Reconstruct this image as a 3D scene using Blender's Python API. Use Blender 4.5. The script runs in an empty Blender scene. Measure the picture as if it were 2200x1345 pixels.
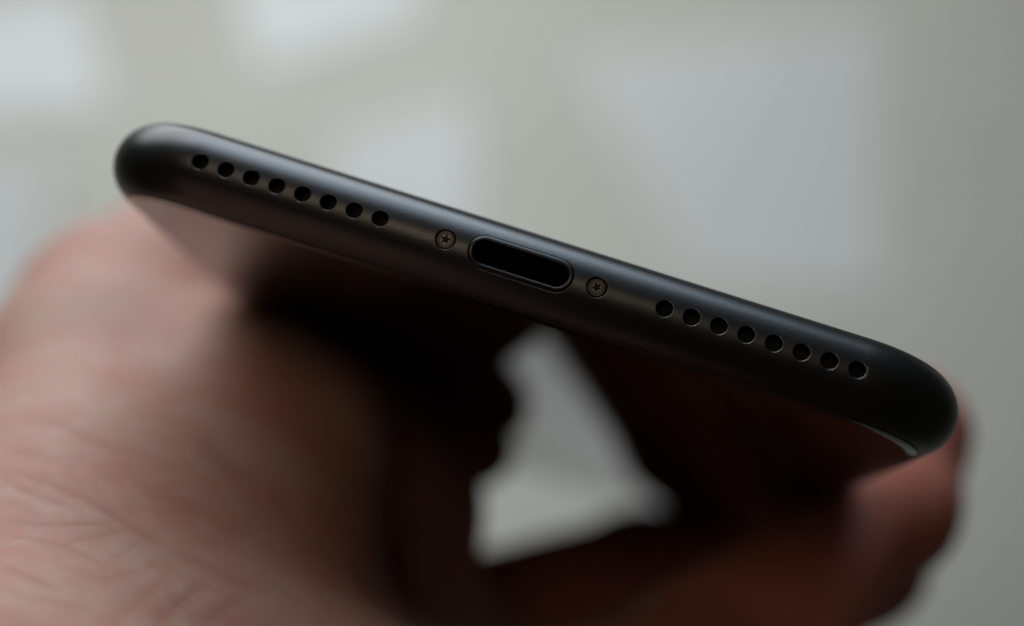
import bpy, bmesh, math, random
import numpy as np
from mathutils import Matrix, Vector
from mathutils.bvhtree import BVHTree

scene = bpy.context.scene
C = scene.collection
random.seed(4)
MM = 0.001
BASE = Vector((0, 0, 1.2))                    # the camera's place above the ground

# ------------------------------------------------------------------ camera
cam_data = bpy.data.cameras.new('camera')
cam = bpy.data.objects.new('camera', cam_data)
C.objects.link(cam)
scene.camera = cam
cam.location = BASE
cam.rotation_euler = (math.radians(90), 0, 0)
cam_data.sensor_width = 36
cam_data.lens = 50.0
cam_data.clip_start = 0.01
cam_data.clip_end = 50
cam_data.dof.use_dof = True
cam_data.dof.focus_distance = 0.1158
cam_data.dof.aperture_fstop = 7.5
cam_data.dof.aperture_blades = 0

# ------------------------------------------------------------------ world, lamps, exposure
world = bpy.data.worlds.new('World')
scene.world = world
world.use_nodes = True
wb = world.node_tree.nodes['Background']
wb.inputs[0].default_value = (1.0, 0.92, 0.85, 1)
wb.inputs[1].default_value = 0.02


def area_lamp(name, loc, target, sx, sy, power, colour):
    d = bpy.data.lights.new(name, 'AREA')
    d.shape = 'RECTANGLE'
    d.size, d.size_y = sx, sy
    d.energy = power
    d.color = colour
    o = bpy.data.objects.new(name, d)
    C.objects.link(o)
    o.location = BASE + Vector(loc)
    o.rotation_euler = (Vector(target) - Vector(loc)).to_track_quat('-Z', 'Y').to_euler()
    return o


# daylight from a window high on the left, a dim warm room lamp behind the camera, light on the wall
area_lamp('window_light', (-0.32, 0.42, 0.92), (-0.05, 0.15, 0.0), 1.0, 1.0, 10.3, (0.93, 0.97, 1.0))
area_lamp('ceiling_light', (0.03, 0.16, 0.68), (-0.01, 0.12, 0.0), 0.36, 0.55, 2.2, (0.62, 0.81, 1.0))
area_lamp('room_lamp', (-0.16, -0.55, 0.32), (0.0, 0.12, 0.0), 0.32, 0.18, 0.52, (1.0, 0.79, 0.57))
area_lamp('wall_light', (-0.35, 0.5, 0.52), (-0.2, 1.6, 0.10), 1.5, 0.4, 13.0, (0.98, 0.99, 1.0))

scene.view_settings.view_transform = 'Standard'
scene.view_settings.look = 'None'
scene.view_settings.exposure = 0
scene.view_settings.gamma = 1
scene.view_settings.use_curve_mapping = False
scene.render.engine = 'CYCLES'
scene.cycles.use_denoising = True
scene.cycles.max_bounces = 8


# ------------------------------------------------------------------ material helpers
def mat(name, base, rough=0.5, metal=0.0, spec=0.5, **kw):
    m = bpy.data.materials.new(name)
    m.use_nodes = True
    b = m.node_tree.nodes['Principled BSDF']
    b.inputs['Base Color'].default_value = (*base, 1)
    b.inputs['Roughness'].default_value = rough
    b.inputs['Metallic'].default_value = metal
    b.inputs['Specular IOR Level'].default_value = spec
    for k, v in kw.items():
        b.inputs[k].default_value = v
    return m


def nodes_of(m):
    nt = m.node_tree
    return nt, nt.nodes['Principled BSDF'], (lambda t: nt.nodes.new(t)), nt.links.new


def noise(nt, vec, scale, detail=2.0, rough=0.5):
    n = nt.nodes.new('ShaderNodeTexNoise')
    n.inputs['Scale'].default_value = scale
    n.inputs['Detail'].default_value = detail
    n.inputs['Roughness'].default_value = rough
    nt.links.new(vec, n.inputs['Vector'])
    return n


def add_bump(m, scale, strength, dist, detail=2.0, rough_var=0.0):
    nt, b, new, link = nodes_of(m)
    tc = new('ShaderNodeTexCoord')
    n = noise(nt, tc.outputs['Object'], scale, detail)
    bp = new('ShaderNodeBump')
    bp.inputs['Strength'].default_value = strength
    bp.inputs['Distance'].default_value = dist
    link(n.outputs['Fac'], bp.inputs['Height'])
    link(bp.outputs['Normal'], b.inputs['Normal'])
    if rough_var:
        n2 = noise(nt, tc.outputs['Object'], 180, 5.0, 0.6)
        mr = new('ShaderNodeMapRange')
        r0 = b.inputs['Roughness'].default_value
        mr.inputs['To Min'].default_value = r0 - rough_var
        mr.inputs['To Max'].default_value = r0 + rough_var
        link(n2.outputs['Fac'], mr.inputs['Value'])
        link(mr.outputs['Result'], b.inputs['Roughness'])
    return m


M = {}
M['aluminium'] = add_bump(mat('matte_black_aluminium', (0.006, 0.006, 0.006), 0.35, 0.0, 0.68), 6500, 0.40, 0.00003, 2.0, 0.035)
M['antenna'] = add_bump(mat('black_antenna_plastic', (0.007, 0.007, 0.007), 0.45, 0.0, 0.18), 5000, 0.2, 0.00002)
M['glass'] = mat('black_screen_glass', (0.003, 0.003, 0.003), 0.045, 0.0, 1.0, IOR=1.7)
M['gasket'] = mat('black_gasket', (0.006, 0.006, 0.006), 0.6)
M['rim'] = mat('cut_metal_rim', (0.22, 0.225, 0.23), 0.3, 1.0)
M['hole'] = mat('black_hole_liner', (0.006, 0.006, 0.006), 0.7, 0.0, 0.2)
M['screw'] = add_bump(mat('dark_bronze_screw', (0.055, 0.050, 0.043), 0.30, 1.0), 9000, 0.15, 0.00002)
M['recess'] = mat('worn_screw_recess', (0.30, 0.295, 0.28), 0.25, 1.0)
M['port_ring'] = add_bump(mat('satin_black_port_ring', (0.045, 0.046, 0.048), 0.34, 1.0), 7500, 0.25, 0.00003)
M['nail'] = mat('finger_nail', (0.54, 0.32, 0.26), 0.3, 0.0, 0.5)


def mesh_material():          # fine woven dust mesh
    m = mat('dust_mesh', (0.02, 0.02, 0.02), 0.6, 0.2, 0.15)
    nt, b, new, link = nodes_of(m)
    tc = new('ShaderNodeTexCoord')
    mp = new('ShaderNodeMapping')
    mp.inputs['Rotation'].default_value = (0, 0.6, 0)
    link(tc.outputs['Object'], mp.inputs['Vector'])
    sep = new('ShaderNodeSeparateXYZ')
    link(mp.outputs['Vector'], sep.inputs[0])
    outs = []
    for ax in ('X', 'Z'):
        k = new('ShaderNodeMath'); k.operation = 'MULTIPLY'; k.inputs[1].default_value = 2 * math.pi / 0.00016
        link(sep.outputs[ax], k.inputs[0])
        s = new('ShaderNodeMath'); s.operation = 'SINE'
        link(k.outputs[0], s.inputs[0]); outs.append(s)
    mx = new('ShaderNodeMath'); mx.operation = 'MAXIMUM'
    link(outs[0].outputs[0], mx.inputs[0]); link(outs[1].outputs[0], mx.inputs[1])
    ramp = new('ShaderNodeMapRange')
    ramp.inputs['From Min'].default_value = 0.2
    ramp.inputs['From Max'].default_value = 0.9
    link(mx.outputs[0], ramp.inputs['Value'])
    mix = new('ShaderNodeMix'); mix.data_type = 'RGBA'
    mix.inputs['A'].default_value = (0.002, 0.002, 0.002, 1)
    mix.inputs['B'].default_value = (0.02, 0.02, 0.019, 1)
    link(ramp.outputs['Result'], mix.inputs['Factor'])
    link(mix.outputs['Result'], b.inputs['Base Color'])
    return m


M['mesh'] = mesh_material()


def skin_material():
    m = mat('skin', (0.5, 0.3, 0.22), 0.56, 0.0, 0.28)
    nt, b, new, link = nodes_of(m)
    tc = new('ShaderNodeTexCoord')
    obj_out = tc.outputs['Object']
    n1 = noise(nt, obj_out, 70, 4.0, 0.6)          # broad mottling
    n2 = noise(nt, obj_out, 330, 4.0, 0.65)        # blotches
    mix1 = new('ShaderNodeMix'); mix1.data_type = 'RGBA'
    mix1.inputs['A'].default_value = (0.46, 0.272, 0.207, 1)
    mix1.inputs['B'].default_value = (0.445, 0.205, 0.155, 1)
    mr = new('ShaderNodeMapRange')
    mr.inputs['From Min'].default_value = 0.36
    mr.inputs['From Max'].default_value = 0.60
    link(n1.outputs['Fac'], mr.inputs['Value'])
    link(mr.outputs['Result'], mix1.inputs['Factor'])
    mix2 = new('ShaderNodeMix'); mix2.data_type = 'RGBA'
    mix2.inputs['B'].default_value = (0.50, 0.35, 0.285, 1)
    mr2 = new('ShaderNodeMapRange')
    mr2.inputs['From Min'].default_value = 0.45
    mr2.inputs['From Max'].default_value = 0.75
    mr2.inputs['To Max'].default_value = 0.55
    link(n2.outputs['Fac'], mr2.inputs['Value'])
    link(mr2.outputs['Result'], mix2.inputs['Factor'])
    link(mix1.outputs['Result'], mix2.inputs['A'])
    # creases carry redder skin
    at = new('ShaderNodeAttribute'); at.attribute_name = 'crease'
    mix3 = new('ShaderNodeMix'); mix3.data_type = 'RGBA'
    mix3.inputs['B'].default_value = (0.36, 0.15, 0.11, 1)
    ms = new('ShaderNodeMath'); ms.operation = 'MULTIPLY'; ms.inputs[1].default_value = 0.6
    link(at.outputs['Fac'], ms.inputs[0])
    link(ms.outputs[0], mix3.inputs['Factor'])
    link(mix2.outputs['Result'], mix3.inputs['A'])
    # skin redder towards the fingers, the outer palm and the far side
    fl = new('ShaderNodeAttribute'); fl.attribute_name = 'redness'
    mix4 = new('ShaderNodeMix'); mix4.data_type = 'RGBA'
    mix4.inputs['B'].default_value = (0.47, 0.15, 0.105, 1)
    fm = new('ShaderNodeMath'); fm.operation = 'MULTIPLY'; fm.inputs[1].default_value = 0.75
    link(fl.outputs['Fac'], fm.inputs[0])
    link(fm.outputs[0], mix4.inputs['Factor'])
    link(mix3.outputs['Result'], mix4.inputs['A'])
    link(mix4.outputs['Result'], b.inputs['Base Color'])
    b.inputs['Subsurface Weight'].default_value = 0.75
    b.inputs['Subsurface Radius'].default_value = (1.0, 0.28, 0.12)
    b.inputs['Subsurface Scale'].default_value = 0.0055
    # fine skin relief: cells and short ridges
    mp = new('ShaderNodeMapping')
    mp.inputs['Rotation'].default_value = (0.3, 0.5, 0.6)
    mp.inputs['Scale'].default_value = (1.0, 1.0, 2.2)
    link(obj_out, mp.inputs['Vector'])
    v = new('ShaderNodeTexVoronoi'); v.feature = 'DISTANCE_TO_EDGE'
    v.inputs['Scale'].default_value = 900
    link(mp.outputs['Vector'], v.inputs['Vector'])
    n3 = noise(nt, mp.outputs['Vector'], 1500, 4.0, 0.6)
    ad = new('ShaderNodeMath'); ad.operation = 'ADD'
    link(v.outputs['Distance'], ad.inputs[0]); link(n3.outputs['Fac'], ad.inputs[1])
    bp = new('ShaderNodeBump')
    bp.inputs['Strength'].default_value = 0.24
    bp.inputs['Distance'].default_value = 0.00022
    link(ad.outputs[0], bp.inputs['Height'])
    link(bp.outputs['Normal'], b.inputs['Normal'])
    return m


M['skin'] = skin_material()


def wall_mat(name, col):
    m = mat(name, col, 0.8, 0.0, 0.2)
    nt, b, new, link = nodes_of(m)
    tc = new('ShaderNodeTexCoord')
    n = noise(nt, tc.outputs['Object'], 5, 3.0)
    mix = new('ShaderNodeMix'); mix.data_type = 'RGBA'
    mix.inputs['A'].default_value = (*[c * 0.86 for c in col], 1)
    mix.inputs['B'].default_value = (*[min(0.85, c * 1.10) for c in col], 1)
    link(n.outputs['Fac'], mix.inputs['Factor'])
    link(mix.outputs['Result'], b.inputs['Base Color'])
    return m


M['wall'] = wall_mat('warm_grey_wall', (0.50, 0.505, 0.46))
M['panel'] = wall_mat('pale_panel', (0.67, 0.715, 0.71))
M['panel_unseen'] = wall_mat('unseen_white_panel', (0.80, 0.80, 0.77))
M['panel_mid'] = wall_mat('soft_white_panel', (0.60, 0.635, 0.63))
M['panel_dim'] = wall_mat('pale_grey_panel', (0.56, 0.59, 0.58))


# ------------------------------------------------------------------ geometry helpers
def link_mesh(name, verts, faces, material, parent=None, smooth=None, mtx=None):
    me = bpy.data.meshes.new(name)
    me.from_pydata([tuple(v) for v in verts], [], faces)
    me.update()
    me.materials.append(material)
    if smooth is not None:
        if smooth is True or smooth is False:
            smooth = [smooth] * len(me.polygons)
        me.polygons.foreach_set('use_smooth', list(smooth))
    o = bpy.data.objects.new(name, me)
    C.objects.link(o)
    if parent:
        o.parent = parent
    if mtx is not None:
        o.matrix_local = mtx
    return o


def tag(o, label, cat, group=None):
    o['label'] = label
    o['category'] = cat
    if group:
        o['group'] = group


# phone axes in camera millimetres (x right, y down, z deep), fitted to the speaker holes and outline
P0 = (0.67585, -3.99690, 116.6216)
AX = ((0.94714632, 0.30397299, -0.10253909), (0.04110931, 0.20199297, 0.97852382), (0.31815699, -0.93102055, 0.17882077))


def cam2world(v):
    return Vector((v[0], v[2], -v[1]))


PH = Matrix.Identity(4)
for i in range(3):
    w = cam2world(AX[i]).normalized()
    for r in range(3):
        PH[r][i] = w[r]
PH.translation = BASE + cam2world(P0) * MM
PHI = PH.inverted()

# ------------------------------------------------------------------ the setting: a pale wall far behind, out of focus
WALL_Y = 1.6


def wall_pt(px, py, dy=0.0):
    k = (WALL_Y - dy) / 3055.8
    return Vector(((px - 1100) * k, WALL_Y - dy, -(py - 672.5) * k)) + BASE


wv = [wall_pt(x, y) for x, y in ((-4500, -1600), (6700, -1600), (6700, 5200), (-4500, 5200))]
wall = link_mesh('wall', wv + [v + Vector((0, 0.05, 0)) for v in wv],
                 [(0, 3, 2, 1), (4, 5, 6, 7), (0, 1, 5, 4), (1, 2, 6, 5), (2, 3, 7, 6), (3, 0, 4, 7)], M['wall'])
wall['kind'] = 'structure'


def panel(quad, m):
    f = [wall_pt(x, y, 0.006) for x, y in quad]
    bk = [wall_pt(x, y, 0.001) for x, y in quad]
    return link_mesh('panel', f + bk, [(0, 3, 2, 1), (4, 5, 6, 7), (0, 1, 5, 4), (1, 2, 6, 5), (2, 3, 7, 6), (3, 0, 4, 7)], m, wall)


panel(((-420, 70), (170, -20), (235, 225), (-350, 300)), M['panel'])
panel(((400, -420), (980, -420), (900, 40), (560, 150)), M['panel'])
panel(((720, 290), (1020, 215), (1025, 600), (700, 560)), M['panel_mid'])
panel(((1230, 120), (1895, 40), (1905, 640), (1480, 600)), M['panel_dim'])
panel(((500, 1480), (1700, 1480), (1700, 2300), (500, 2300)), M['panel_unseen'])  # unseen panel below the view, added to brighten the reflection in the glass
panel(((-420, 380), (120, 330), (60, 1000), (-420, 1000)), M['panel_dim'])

# ------------------------------------------------------------------ the phone
W, L, T, RC = 77.9, 158.2, 7.3, 10.0
R0 = T / 2
phone = bpy.data.objects.new('phone', None)
C.objects.link(phone)
phone.empty_display_size = 0.02
phone.matrix_world = PH
tag(phone, 'matte black smartphone with its charging port edge in focus and glossy black screen', 'smartphone')


def loop(e, z, nc):
    """rounded rectangle inset by e at height z (mm), nc segments per corner"""
    out = []
    r = max(RC - e, 0.05)
    for cx, cy, a0 in ((-(W / 2 - RC), RC, 180), (W / 2 - RC, RC, 270), (W / 2 - RC, L - RC, 0), (-(W / 2 - RC), L - RC, 90)):
        for k in range(nc + 1):
            a = math.radians(a0 + 90.0 * k / nc)
            out.append(((cx + r * math.cos(a)) * MM, (cy + r * math.sin(a)) * MM, z * MM))
    return out


def swept(name, rows, nc, material, parent):
    """rows: list of (inset, z) from the screen side to the back; capped at both ends"""
    verts, faces, smooth = [], [], []
    n = 4 * (nc + 1)
    for e, z in rows:
        verts += loop(e, z, nc)
    for r in range(len(rows) - 1):
        for c in range(n):
            d = (c + 1) % n
            faces.append((r * n + c, r * n + d, (r + 1) * n + d, (r + 1) * n + c))
            smooth.append((c % (nc + 1)) != nc)
    faces.append(tuple(range(n - 1, -1, -1))); smooth.append(False)
    k = (len(rows) - 1) * n
    faces.append(tuple(range(k, k + n))); smooth.append(False)
    return link_mesh(name, verts, faces, material, parent, smooth)


def arc(ph, r=R0):
    a = math.radians(ph)
    return (R0 - r * math.cos(a), r * math.sin(a))


SEAM = -66.0
rows = [(R0 + 0.4, arc(SEAM)[1] + 0.25), (arc(SEAM)[0] + 0.25, arc(SEAM)[1] + 0.25), (arc(SEAM, R0 - 0.05)[0], arc(SEAM)[1] + 0.03)]
rows += [arc(p) for p in np.arange(SEAM + 0.35, 90.01, 1.0)]
frame = swept('frame', rows, 48, M['aluminium'], phone)

rows = [arc(SEAM - 1.0, R0 - 0.35)] + [arc(SEAM - 0.8, R0 - 0.06)] + [arc(p, R0 - 0.015) for p in np.arange(SEAM - 1.2, -90.01, -0.6)] + [(R0, -R0 + 0.02)]
rows[0] = (rows[1][0] + 0.3, rows[1][1])
rows_g = list(reversed(rows))
glass = swept('screen_glass', rows_g, 48, M['glass'], phone)
gk = [(arc(SEAM)[0] + 0.14, arc(SEAM)[1] - 0.10), (arc(SEAM)[0] + 0.14, arc(SEAM)[1] + 0.20)]
swept('gasket', gk, 24, M['gasket'], phone)


# speaker holes, screws and port are cut out of the frame
def cyl_verts(r, n, y0, y1, cx, cz, stad=0.0):
    v = []
    for y in (y0, y1):
        for k in range(n):
            a = 2 * math.pi * k / n
            x = r * math.cos(a)
            x += stad if math.cos(a) > 1e-6 else (-stad if math.cos(a) < -1e-6 else 0)
            v.append(((cx + x) * MM, y * MM, (cz + r * math.sin(a)) * MM))
    f = [(k, (k + 1) % n, n + (k + 1) % n, n + k) for k in range(n)]
    f += [tuple(range(n - 1, -1, -1)), tuple(range(n, 2 * n))]
    return v, f


HZ = 0.12
HR = 0.70
hole_x = [s * (12.305 + 2.3005 * k) for s in (-1, 1) for k in range(8)]
SR = 0.89
screw_x = [-6.55, 6.55]
PR, PS = 1.45, 3.07
cutv, cutf = [], []
for x in hole_x:
    v, f = cyl_verts(HR + 0.03, 48, -1.0, 2.6, x, HZ)
    o = len(cutv); cutv += v; cutf += [tuple(i + o for i in q) for q in f]
for x in screw_x:
    v, f = cyl_verts(SR, 64, -1.0, 1.4, x, HZ)
    o = len(cutv); cutv += v; cutf += [tuple(i + o for i in q) for q in f]
v, f = cyl_verts(PR + 0.045, 96, -1.0, 7.5, 0, HZ, PS)
o = len(cutv); cutv += v; cutf += [tuple(i + o for i in q) for q in f]
cutter = link_mesh('cutter', cutv, cutf, M['hole'])
bm = bmesh.new(); bm.from_mesh(cutter.data)
bmesh.ops.recalc_face_normals(bm, faces=bm.faces); bm.to_mesh(cutter.data); bm.free()
bm = bmesh.new(); bm.from_mesh(frame.data)
bmesh.ops.recalc_face_normals(bm, faces=bm.faces); bm.to_mesh(frame.data); bm.free()
bm = bmesh.new(); bm.from_mesh(glass.data)
bmesh.ops.recalc_face_normals(bm, faces=bm.faces); bm.to_mesh(glass.data); bm.free()
cutter.matrix_world = PH
bpy.context.view_layer.update()
bo = frame.modifiers.new('cut', 'BOOLEAN')
bo.operation = 'DIFFERENCE'; bo.solver = 'EXACT'; bo.object = cutter
dg = bpy.context.evaluated_depsgraph_get()
cut_me = bpy.data.meshes.new_from_object(frame.evaluated_get(dg))
frame.modifiers.clear()
frame.data = cut_me
frame.data.materials.clear()
frame.data.materials.append(M['aluminium'])
for p in frame.data.polygons:
    p.material_index = 0
bpy.data.objects.remove(cutter)


def surf_y(z):
    return R0 - math.sqrt(max(R0 * R0 - z * z, 0))


def ring_rows(name, rws, n, material, parent, cx=0.0, stad=0.0, cap=False, smooth=True):
    """rws: (radius, depth below the curved edge surface); depth of None-safe rows follow the surface"""
    verts, faces = [], []
    for r, d, follow in rws:
        for k in range(n):
            a = 2 * math.pi * k / n
            x = r * math.cos(a)
            x += stad if math.cos(a) > 1e-6 else (-stad if math.cos(a) < -1e-6 else 0)
            z = HZ + r * math.sin(a)
            y = (surf_y(z) if follow else 0.0) + d
            verts.append((x * MM, y * MM, z * MM))
    for i in range(len(rws) - 1):
        for k in range(n):
            j = (k + 1) % n
            faces.append((i * n + k, (i + 1) * n + k, (i + 1) * n + j, i * n + j))
    if cap:
        i = (len(rws) - 1) * n
        faces.append(tuple(range(i, i + n)))
    o = link_mesh(name, verts, faces, material, parent, smooth)
    o.location = (cx * MM, 0, 0)
    return o


# one speaker hole: lined tube, cut rim and dust mesh; then copies that share the meshes
proto = None
for x in hole_x:
    if proto is None:
        h = ring_rows('speaker_hole', [(HR, 0.05, True), (HR, 0.5, True), (HR, 1.9, False), (0.05, 1.95, False)], 48, M['hole'], phone, x, cap=True)
        rm = ring_rows('rim', [(HR + 0.05, -0.004, True), (HR + 0.035, -0.002, True), (HR, 0.05, True), (HR - 0.004, 0.09, True)], 48, M['rim'], h)
        ms_ = ring_rows('dust_mesh', [(HR - 0.005, 1.3, False), (HR * 0.5, 1.3, False), (0.02, 1.3, False)], 48, M['mesh'], h, smooth=False)
        proto = (h, rm, ms_)
    else:
        h = proto[0].copy(); C.objects.link(h); h.parent = phone; h.location = (x * MM, 0, 0)
        for q in proto[1:]:
            c = q.copy(); C.objects.link(c); c.parent = h; c.location = (0, 0, 0)


# screws: ring-turned head with a five-lobed recess
def star_r(a, rot):
    return 0.30 + 0.105 * math.cos(5 * (a - rot))


def screw(cx, rot):
    n = 100
    head_y = surf_y(0.76) + 0.04
    s = ring_rows('screw', [(0.775, head_y + 0.5, False), (0.775, head_y + 0.06, False), (0.74, head_y + 0.01, False), (0.70, head_y, False)], n, M['screw'], phone, cx)
    me = s.data
    verts = [tuple(v.co) for v in me.vertices]
    faces = [tuple(p.vertices) for p in me.polygons]
    radii = [0.68, 0.65, 0.62, 0.58, 0.555, 0.53, 0.50, 0.48, 0.46]
    depth = [0.0, 0.025, 0.0, 0.0, 0.022, 0.0, 0.0, 0.018, 0.0]
    prev = len(verts) - n
    for r, d in zip(radii, depth):
        st = len(verts)
        for k in range(n):
            a = 2 * math.pi * k / n
            verts.append((r * math.cos(a) * MM, (head_y + d) * MM, (HZ + r * math.sin(a)) * MM))
        faces += [(prev + k, st + k, st + (k + 1) % n, prev + (k + 1) % n) for k in range(n)]
        prev = st
    for off, d in ((0.02, 0.0), (0.0, 0.012)):
        st = len(verts)
        for k in range(n):
            a = 2 * math.pi * k / n
            r = star_r(a, rot) + off
            verts.append((r * math.cos(a) * MM, (head_y + d) * MM, (HZ + r * math.sin(a)) * MM))
        faces += [(prev + k, st + k, st + (k + 1) % n, prev + (k + 1) % n) for k in range(n)]
        prev = st
    me2 = bpy.data.meshes.new('screw')
    me2.from_pydata(verts, [], faces); me2.update(); me2.materials.append(M['screw'])
    me2.polygons.foreach_set('use_smooth', [False] * len(me2.polygons))
    s.data = me2
    bpy.data.meshes.remove(me)
    verts, faces = [], []
    for sc, d in ((1.0, 0.012), (0.90, 0.10), (0.42, 0.36), (0.05, 0.40)):
        for k in range(n):
            a = 2 * math.pi * k / n
            r = star_r(a, rot) * sc
            verts.append((r * math.cos(a) * MM, (head_y + d) * MM, (HZ + r * math.sin(a)) * MM))
    for i in range(3):
        faces += [(i * n + k, (i + 1) * n + k, (i + 1) * n + (k + 1) % n, i * n + (k + 1) % n) for k in range(n)]
    faces.append(tuple(range(3 * n, 4 * n)))
    link_mesh('recess', verts, faces, M['recess'], s, True)
    w = ring_rows('rim', [(SR + 0.03, -0.004, True), (SR + 0.012, -0.002, True), (SR - 0.01, 0.045, True), (SR - 0.012, 0.12, True)], n, M['rim'], s)
    w2 = ring_rows('screw_well', [(SR - 0.012, 0.12, True), (SR - 0.012, 0.95, False), (0.7, 0.95, False)], n, M['hole'], s)
    return s


screw(screw_x[0], 0.35)
screw(screw_x[1], 0.95)

port = ring_rows('charging_port', [(PR - 0.46, 0.30, True), (PR - 0.46, 0.9, False), (PR - 0.50, 3.0, False), (PR - 0.50, 7.0, False), (0.05, 7.05, False)], 96, M['hole'], phone, 0, PS, cap=True)
ring_rows('port_ring', [(PR, 0.35, True), (PR, 0.055, True), (PR - 0.03, 0.022, True), (PR - 0.30, 0.018, True), (PR - 0.36, 0.04, True), (PR - 0.43, 0.13, True), (PR - 0.46, 0.24, True), (PR - 0.47, 0.6, False)],
          96, M['port_ring'], port, 0, PS)
ring_rows('rim', [(PR + 0.07, -0.004, True), (PR + 0.055, -0.002, True), (PR + 0.04, 0.03, True), (PR + 0.036, 0.08, True)], 96, M['rim'], port, 0, PS)


# antenna band: plastic strip inlaid along the back curve of the bottom end
def band():
    phis = np.arange(51.0, 79.01, 1.0)
    verts, faces = [], []
    cols = None
    for j, p in enumerate(phis):
        edge = 0.0 if j in (0, len(phis) - 1) else 0.010
        e, z = arc(p, R0 + edge)
        lp = loop(e, z, 48)[0:98]
        cols = len(lp)
        verts += lp
    for j in range(len(phis) - 1):
        for c in range(cols - 1):
            faces.append((j * cols + c, j * cols + c + 1, (j + 1) * cols + c + 1, (j + 1) * cols + c))
    return link_mesh('antenna_band', verts, faces, M['antenna'], phone, True)


band()

# ------------------------------------------------------------------ the hand (phone millimetres: x across, y deep, z towards the back)
def cone_sdf(P, a, b, ra, rb):
    a = np.array(a, np.float32); b = np.array(b, np.float32)
    ab = b - a
    t = np.clip(((P - a) @ ab) / (ab @ ab), 0, 1)
    d = P - a - t[:, None] * ab
    return np.sqrt((d * d).sum(1)) - (ra + (rb - ra) * t)


def smin(a, b, k):
    h = np.clip(0.5 + 0.5 * (b - a) / k, 0, 1)
    return b + (a - b) * h - k * h * (1 - h)


PALM = [
    ((-70, -118, -135), (-26, -14, -66), 31, 27),      # forearm
    ((-26, -14, -66), (0, 30, -54), 26, 19),           # wrist to palm
    ((-26, 12, -52), (-47, 53, -19), 22, 14.5),         # thumb metacarpal
    ((-16, 22, -45), (-27, 49, -20), 17.5, 14),        # ball of the thumb
    ((-27, 48, -20), (-24, 74, -13), 14, 11),
    ((-47, 52, -19), (-53, 64, -10), 14, 12.5),
    ((-44, 66, -12), (-24, 84, -11), 11, 10),          # web between thumb and index
    ((-24, 84, -11), (-8.8, 101, -7.0), 10, 6.6),
    ((-18, 66, -20), (-12.6, 77, -20.0), 12, 11.3),
    ((-12, 40, -46), (-5.0, 88, -35.0), 13, 11),
    ((-6, 20, -50), (-6.0, 107, -36.4), 15, 11),         # metacarpals
    ((4, 20, -50), (13, 91, -42), 15, 11),
    ((14, 20, -48), (22, 82, -38), 15, 10.5),
    ((14, 12, -50), (30, 53, -27.5), 16, 10.8),          # outer edge of the palm
]
FINGERS = {
    'little': [(31, 57, -26), (44.5, 64, -1), (45, 68, 9), (36, 71, 10.8), (10, 8.2, 7.6, 7.0)],
    'ring': [(22, 82, -38), (47, 87, -6), (46, 91, 8), (36, 95, 11.2), (10.6, 8.8, 8.0, 7.5)],
    'middle': [(13, 91, -42), (47, 107, -9), (46, 111, 8), (36, 115, 11.2), (11, 9.2, 8.1, 7.6)],
    'index': [(-6.0, 107, -36.4), (21.6, 135, -15.4), (46, 149, 0), (44, 152, 11), (11.5, 9.8, 8.0, 7.5)],
    'thumb': [(-53, 64, -10), (-56, 84, 3), (-47.5, 110, 4), None, (12.5, 10.6, 8.6)],
}


def hand_sdf(P):
    d = None
    for a, b, ra, rb in PALM:
        c = cone_sdf(P, a, b, ra, rb)
        d = c if d is None else smin(d, c, 8.0)
    fing = None
    for nm, q in FINGERS.items():
        pts = [p for p in q[:-1] if p is not None]
        rad = q[-1]
        f = None
        for i in range(len(pts) - 1):
            c = cone_sdf(P, pts[i], pts[i + 1], rad[i], rad[i + 1])
            f = c if f is None else smin(f, c, 2.5)
        for p, r in zip(pts[1:-1], rad[1:-1]):             # knuckles
            c = cone_sdf(P, p, (p[0] + 0.5, p[1], p[2]), r + 0.5, r + 0.5)
            f = smin(f, c, 3.0)
        fing = f if fing is None else smin(fing, f, 3.6)
    d = smin(d, fing, 7.0)
    # the skin yields to the phone
    q = np.abs(P - np.array((0, L / 2, 0), np.float32)) - np.array((W / 2 - R0, L / 2 - R0, 0.0), np.float32)
    ph = np.sqrt((np.maximum(q, 0) ** 2).sum(1)) + np.minimum(q.max(1), 0) - R0 + 0.5
    return np.maximum(d, -ph)


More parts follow.
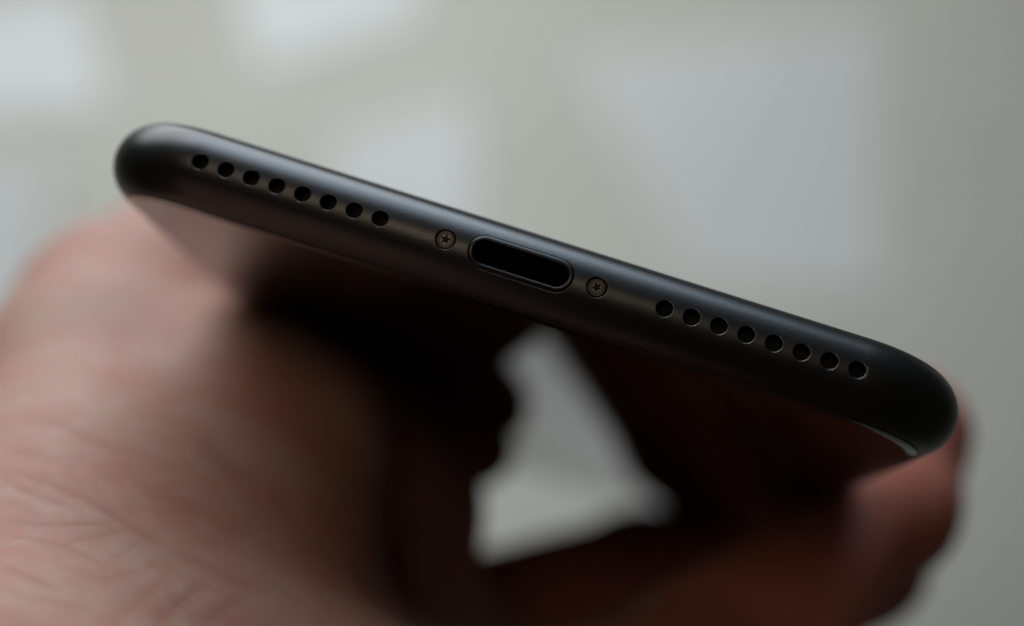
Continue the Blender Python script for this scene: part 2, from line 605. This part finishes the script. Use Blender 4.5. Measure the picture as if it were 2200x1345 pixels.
def surface_nets(f, lo, hi, h):
    n = [int(math.ceil((hi[i] - lo[i]) / h)) + 1 for i in range(3)]
    ax = [np.float32(lo[i]) + np.float32(h) * np.arange(n[i], dtype=np.float32) for i in range(3)]
    D = np.empty(n, np.float32)
    for i in range(n[0]):
        g = np.meshgrid(ax[1], ax[2], indexing='ij')
        P = np.stack([np.full(g[0].size, ax[0][i], np.float32), g[0].ravel(), g[1].ravel()], 1)
        D[i] = f(P).reshape(n[1], n[2])
    S = D < 0
    c = np.zeros([k - 1 for k in n], np.int8)
    for dx in (0, 1):
        for dy in (0, 1):
            for dz in (0, 1):
                c += S[dx:n[0] - 1 + dx, dy:n[1] - 1 + dy, dz:n[2] - 1 + dz]
    act = np.argwhere((c > 0) & (c < 8))
    idx = -np.ones(c.shape, np.int64)
    idx[tuple(act.T)] = np.arange(len(act))
    acc = np.zeros((len(act), 3)); cnt = np.zeros(len(act))
    offs = [(x, y, z) for x in (0, 1) for y in (0, 1) for z in (0, 1)]
    for a in offs:
        for k in range(3):
            if a[k] == 1:
                continue
            b = list(a); b[k] = 1
            da = D[act[:, 0] + a[0], act[:, 1] + a[1], act[:, 2] + a[2]]
            db = D[act[:, 0] + b[0], act[:, 1] + b[1], act[:, 2] + b[2]]
            m = (da < 0) != (db < 0)
            t = np.where(m, da / np.where(m, da - db, 1), 0)
            p = np.array(a)[None, :] + t[:, None] * (np.array(b) - np.array(a))[None, :]
            acc[m] += p[m]; cnt[m] += 1
    V = np.array(lo) + h * (act + acc / cnt[:, None])
    F = []
    for k in range(3):
        u, v = (k + 1) % 3, (k + 2) % 3
        sl0 = [slice(1, -1)] * 3; sl1 = [slice(1, -1)] * 3
        sl0[k] = slice(0, -1); sl1[k] = slice(1, None)
        sa, sb = S[tuple(sl0)], S[tuple(sl1)]
        e = np.argwhere(sa != sb)
        off = np.array([1, 1, 1]); off[k] = 0
        g = e + off
        flip = sa[tuple(e.T)]
        du = np.zeros(3, int); du[u] = 1
        dv = np.zeros(3, int); dv[v] = 1
        q = [idx[tuple((g - du - dv).T)], idx[tuple((g - dv).T)], idx[tuple(g.T)], idx[tuple((g - du).T)]]
        q = np.stack(q, 1)
        q[~flip] = q[~flip][:, ::-1]
        F.append(q)
    return V, np.concatenate(F)


def build_hand():
    V, F = surface_nets(hand_sdf, (-110, -155, -172), (66, 160, 32), 1.6)
    def project(V):
        P = V.astype(np.float32); e = 0.4
        d = hand_sdf(P)
        g = np.stack([hand_sdf(P + np.eye(3, dtype=np.float32)[k] * e) - hand_sdf(P - np.eye(3, dtype=np.float32)[k] * e) for k in range(3)], 1) / (2 * e)
        ln = np.maximum((g * g).sum(1), 0.2)
        return V - np.clip(d / ln, -0.8, 0.8)[:, None] * g * 0.9

    V = project(project(V))      # bring the vertices onto the surface
    bm = bmesh.new()
    vs = [bm.verts.new(v) for v in V]
    for q in F:
        try:
            bm.faces.new([vs[i] for i in q])
        except ValueError:
            pass
    bmesh.ops.smooth_vert(bm, verts=bm.verts, factor=0.5, use_axis_x=True, use_axis_y=True, use_axis_z=True)
    # a finer skin where the palm is nearly in focus
    for it in range(2):
        ed = set()
        for fc in bm.faces:
            c = fc.calc_center_median()
            if -62 < c.x < 6 and -20 < c.y < 62 and c.z > -56 and fc.normal.y < 0.6:
                ed.update(fc.edges)
        bmesh.ops.subdivide_edges(bm, edges=list(ed), cuts=1, use_grid_fill=True, smooth=0.0)
    V = np.array([v.co for v in bm.verts])
    V = project(project(V))
    for v, c in zip(bm.verts, V):
        v.co = c
    for it in range(3):
        bmesh.ops.smooth_vert(bm, verts=bm.verts, factor=0.5, use_axis_x=True, use_axis_y=True, use_axis_z=True)
    bm.normal_update()
    return bm


CREASES = [   # (photo pixels traced along the skin folds, width mm, depth mm)
    ([(70, 898), (130, 915), (190, 945), (250, 965), (310, 970)], 0.75, 0.30),
    ([(0, 965), (60, 978), (110, 990), (180, 985)], 0.6, 0.22),
    ([(20, 1015), (90, 1035), (150, 1058), (200, 1080), (250, 1112), (310, 1148), (370, 1180)], 0.65, 0.42),
    ([(0, 1030), (60, 1060), (110, 1080), (180, 1105)], 0.5, 0.26),
    ([(0, 1120), (80, 1132), (150, 1130), (215, 1128), (260, 1140)], 0.5, 0.26),
    ([(0, 1152), (90, 1168), (140, 1178), (190, 1200), (230, 1225)], 0.5, 0.26),
    ([(140, 1172), (200, 1158), (260, 1140), (300, 1140)], 0.45, 0.2),
    ([(0, 1210), (40, 1235), (90, 1255), (130, 1270)], 0.55, 0.34),
    ([(0, 1262), (60, 1285), (130, 1300), (200, 1315)], 0.5, 0.28),
    ([(0, 1300), (50, 1330), (80, 1345)], 0.5, 0.26),
    ([(330, 1345), (370, 1310), (410, 1272), (450, 1248)], 0.6, 0.28),
    ([(240, 1335), (290, 1300), (330, 1262), (370, 1235)], 0.45, 0.16),
    ([(440, 1340), (490, 1300), (530, 1270)], 0.5, 0.2),
    ([(370, 1180), (430, 1205), (500, 1240), (560, 1260)], 0.8, 0.22),
    ([(150, 1250), (230, 1245), (300, 1225), (360, 1205)], 0.4, 0.14),
    ([(0, 1070), (60, 1100), (110, 1125)], 0.4, 0.14),
    ([(90, 1000), (150, 990), (210, 970)], 0.5, 0.14),
    ([(200, 1230), (260, 1190), (300, 1165), (330, 1160)], 0.35, 0.12),
    ([(270, 1260), (310, 1225), (345, 1195)], 0.35, 0.12),
    ([(420, 930), (450, 960), (500, 1010), (560, 1030)], 1.4, 0.35),
    ([(330, 1060), (400, 1090), (470, 1080)], 1.2, 0.2),
]


def finish_hand(bm):
    bm.verts.ensure_lookup_table()
    tree = BVHTree.FromBMesh(bm)
    eye = PHI @ BASE * 1000.0
    rot = PHI.to_3x3()
    segs = []
    for line, w, dep in CREASES:
        pts = []
        for (x0, y0), (x1, y1) in zip(line[:-1], line[1:]):
            for k in range(6):
                t = k / 6
                px, py = x0 + (x1 - x0) * t, y0 + (y1 - y0) * t
                d = rot @ Vector(((px - 1100) / 3055.8, 1.0, -(py - 672.5) / 3055.8)).normalized()
                hit = tree.ray_cast(eye, d)[0]
                if hit:
                    pts.append(np.array(hit))
        for i in range(len(pts) - 1):
            if np.linalg.norm(pts[i + 1] - pts[i]) > 6:
                continue
            u = (i + 0.5) / max(1, len(pts) - 1)
            segs.append((pts[i], pts[i + 1], w, dep * min(1.0, 0.25 + 3.0 * min(u, 1 - u))))
    V = np.array([v.co for v in bm.verts])
    N = np.array([v.normal for v in bm.verts])
    dep = np.zeros(len(V)); cr = np.zeros(len(V))
    for a, b, w, dd in segs:
        near = np.nonzero(((V - (a + b) / 2) ** 2).sum(1) < 36)[0]
        if not len(near):
            continue
        ab = b - a
        t = np.clip(((V[near] - a) @ ab) / max(ab @ ab, 1e-9), 0, 1)
        q = V[near] - a - t[:, None] * ab
        g = np.exp(-(q * q).sum(1) / (w * w))
        dep[near] = np.maximum(dep[near], g * dd)
        cr[near] = np.maximum(cr[near], g * min(1.0, dd / 0.32))
    # low swells so that the surface is not too smooth
    sw = 0.35 * np.sin(V[:, 0] * 0.16 + V[:, 1] * 0.10) * np.sin(V[:, 2] * 0.14 - V[:, 1] * 0.09 + 1.0)
    inside = (np.abs(V[:, 0]) < 41) & (np.abs(V[:, 2]) < 6)
    sw[inside] = np.minimum(sw[inside], 0) * 0.3
    redness = np.clip(np.maximum((V[:, 0] - 4) / 26, np.minimum((V[:, 1] - 72) / 25, (V[:, 0] + 40) / 20)), 0, 1)
    V = V + N * (sw - 0.17 * dep)[:, None]
    wrist = np.array((-26, -14, -66.0))
    V = (V - wrist) * MM
    faces = [[v.index for v in f.verts] for f in bm.faces]
    bm.verts.index_update()
    m = PH @ Matrix.Translation(Vector(wrist) * MM)
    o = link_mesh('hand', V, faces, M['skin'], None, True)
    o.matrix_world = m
    at = o.data.attributes.new('crease', 'FLOAT', 'POINT')
    at.data.foreach_set('value', cr.astype(np.float32))
    at = o.data.attributes.new('redness', 'FLOAT', 'POINT')
    at.data.foreach_set('value', redness.astype(np.float32))
    return o, wrist


bm = build_hand()
bm.verts.index_update()
hand, wrist = finish_hand(bm)
bm.free()
tag(hand, 'bare pinkish hand cupped under the black phone, thumb and fingers holding its sides', 'hand')


# finger nails on the outer side of each tip
def nail(tip, back, up, r, half_w, ln):
    tip, back, up = Vector(tip), Vector(back), Vector(up)
    ax = (tip - back).normalized()
    up = (up - ax * up.dot(ax)).normalized()
    sd = ax.cross(up)
    verts, faces = [], []
    nu, nv = 10, 9
    for layer in (0.35, -0.8):
        for i in range(nu):
            u = i / (nu - 1)
            for j in range(nv):
                s = (j / (nv - 1) - 0.5) * 2
                a = s * half_w
                fall = 0.5 * (1 - u) ** 2
                rr = r + layer - fall
                p = tip + ax * (ln * (u - 0.68) + (0.9 * (1 - s * s) if u > 0.9 else 0)) + up * rr * math.cos(a) + sd * rr * math.sin(a)
                verts.append((p - Vector(wrist)) * MM)
    n = nu * nv
    for i in range(nu - 1):
        for j in range(nv - 1):
            q = (i * nv + j, i * nv + j + 1, (i + 1) * nv + j + 1, (i + 1) * nv + j)
            faces.append(q)
            faces.append(tuple(n + k for k in reversed(q)))
    rim = [j for j in range(nv)] + [i * nv + nv - 1 for i in range(1, nu)] + [(nu - 1) * nv + j for j in range(nv - 2, -1, -1)] + [i * nv for i in range(nu - 2, 0, -1)]
    for k in range(len(rim)):
        a, b = rim[k], rim[(k + 1) % len(rim)]
        faces.append((a, n + a, n + b, b))
    return link_mesh('nail', verts, faces, M['nail'], hand, True)


for nm, up in (('little', (0.2, 0, 1)), ('ring', (0.2, 0, 1)), ('middle', (0.2, 0, 1)), ('index', (1.0, 0.25, 0.0))):
    q = FINGERS[nm]
    nail(q[3], q[2], up, q[-1][3], 0.75, 10)
q = FINGERS['thumb']
nail(q[2], q[1], (-1, 0, 0.25), q[-1][2], 0.8, 12)


# lint in the port's lower lip and dust on the metal: too small to count
def specks(name, pts, parent, m):
    b = bmesh.new()
    for (x, y, z), r in pts:
        mt = Matrix.Translation((x * MM, y * MM, z * MM)) @ Matrix.Rotation(random.uniform(0, 3), 4, 'Y') @ Matrix.Diagonal((random.uniform(0.8, 2.4), 0.7, random.uniform(0.6, 1.2), 1))
        bmesh.ops.create_icosphere(b, subdivisions=1, radius=r * MM, matrix=mt)
    me = bpy.data.meshes.new(name)
    b.to_mesh(me); b.free()
    me.materials.append(m)
    o = bpy.data.objects.new(name, me)
    C.objects.link(o); o.parent = parent; o['kind'] = 'stuff'
    return o


M['dust'] = mat('pale_dust', (0.16, 0.16, 0.15), 0.8)
lint = []
for k in range(18):
    x = random.uniform(-3.4, 3.4)
    z = HZ - (PR - 0.46) + random.uniform(0.0, 0.12)
    lint.append(((x, surf_y(z) + random.uniform(0.10, 0.5), z), random.uniform(0.015, 0.04)))
specks('lint', lint, port, M['dust'])
dust = []
for k in range(46):
    x = random.uniform(-29, 29)
    a = random.uniform(-62, 48)
    e, z = arc(a, R0 + 0.008)
    if abs(z - HZ) < 1.0 and abs(x) < 30:
        continue
    dust.append(((x, e, z), random.uniform(0.012, 0.028)))
specks('dust', dust, phone, M['dust'])
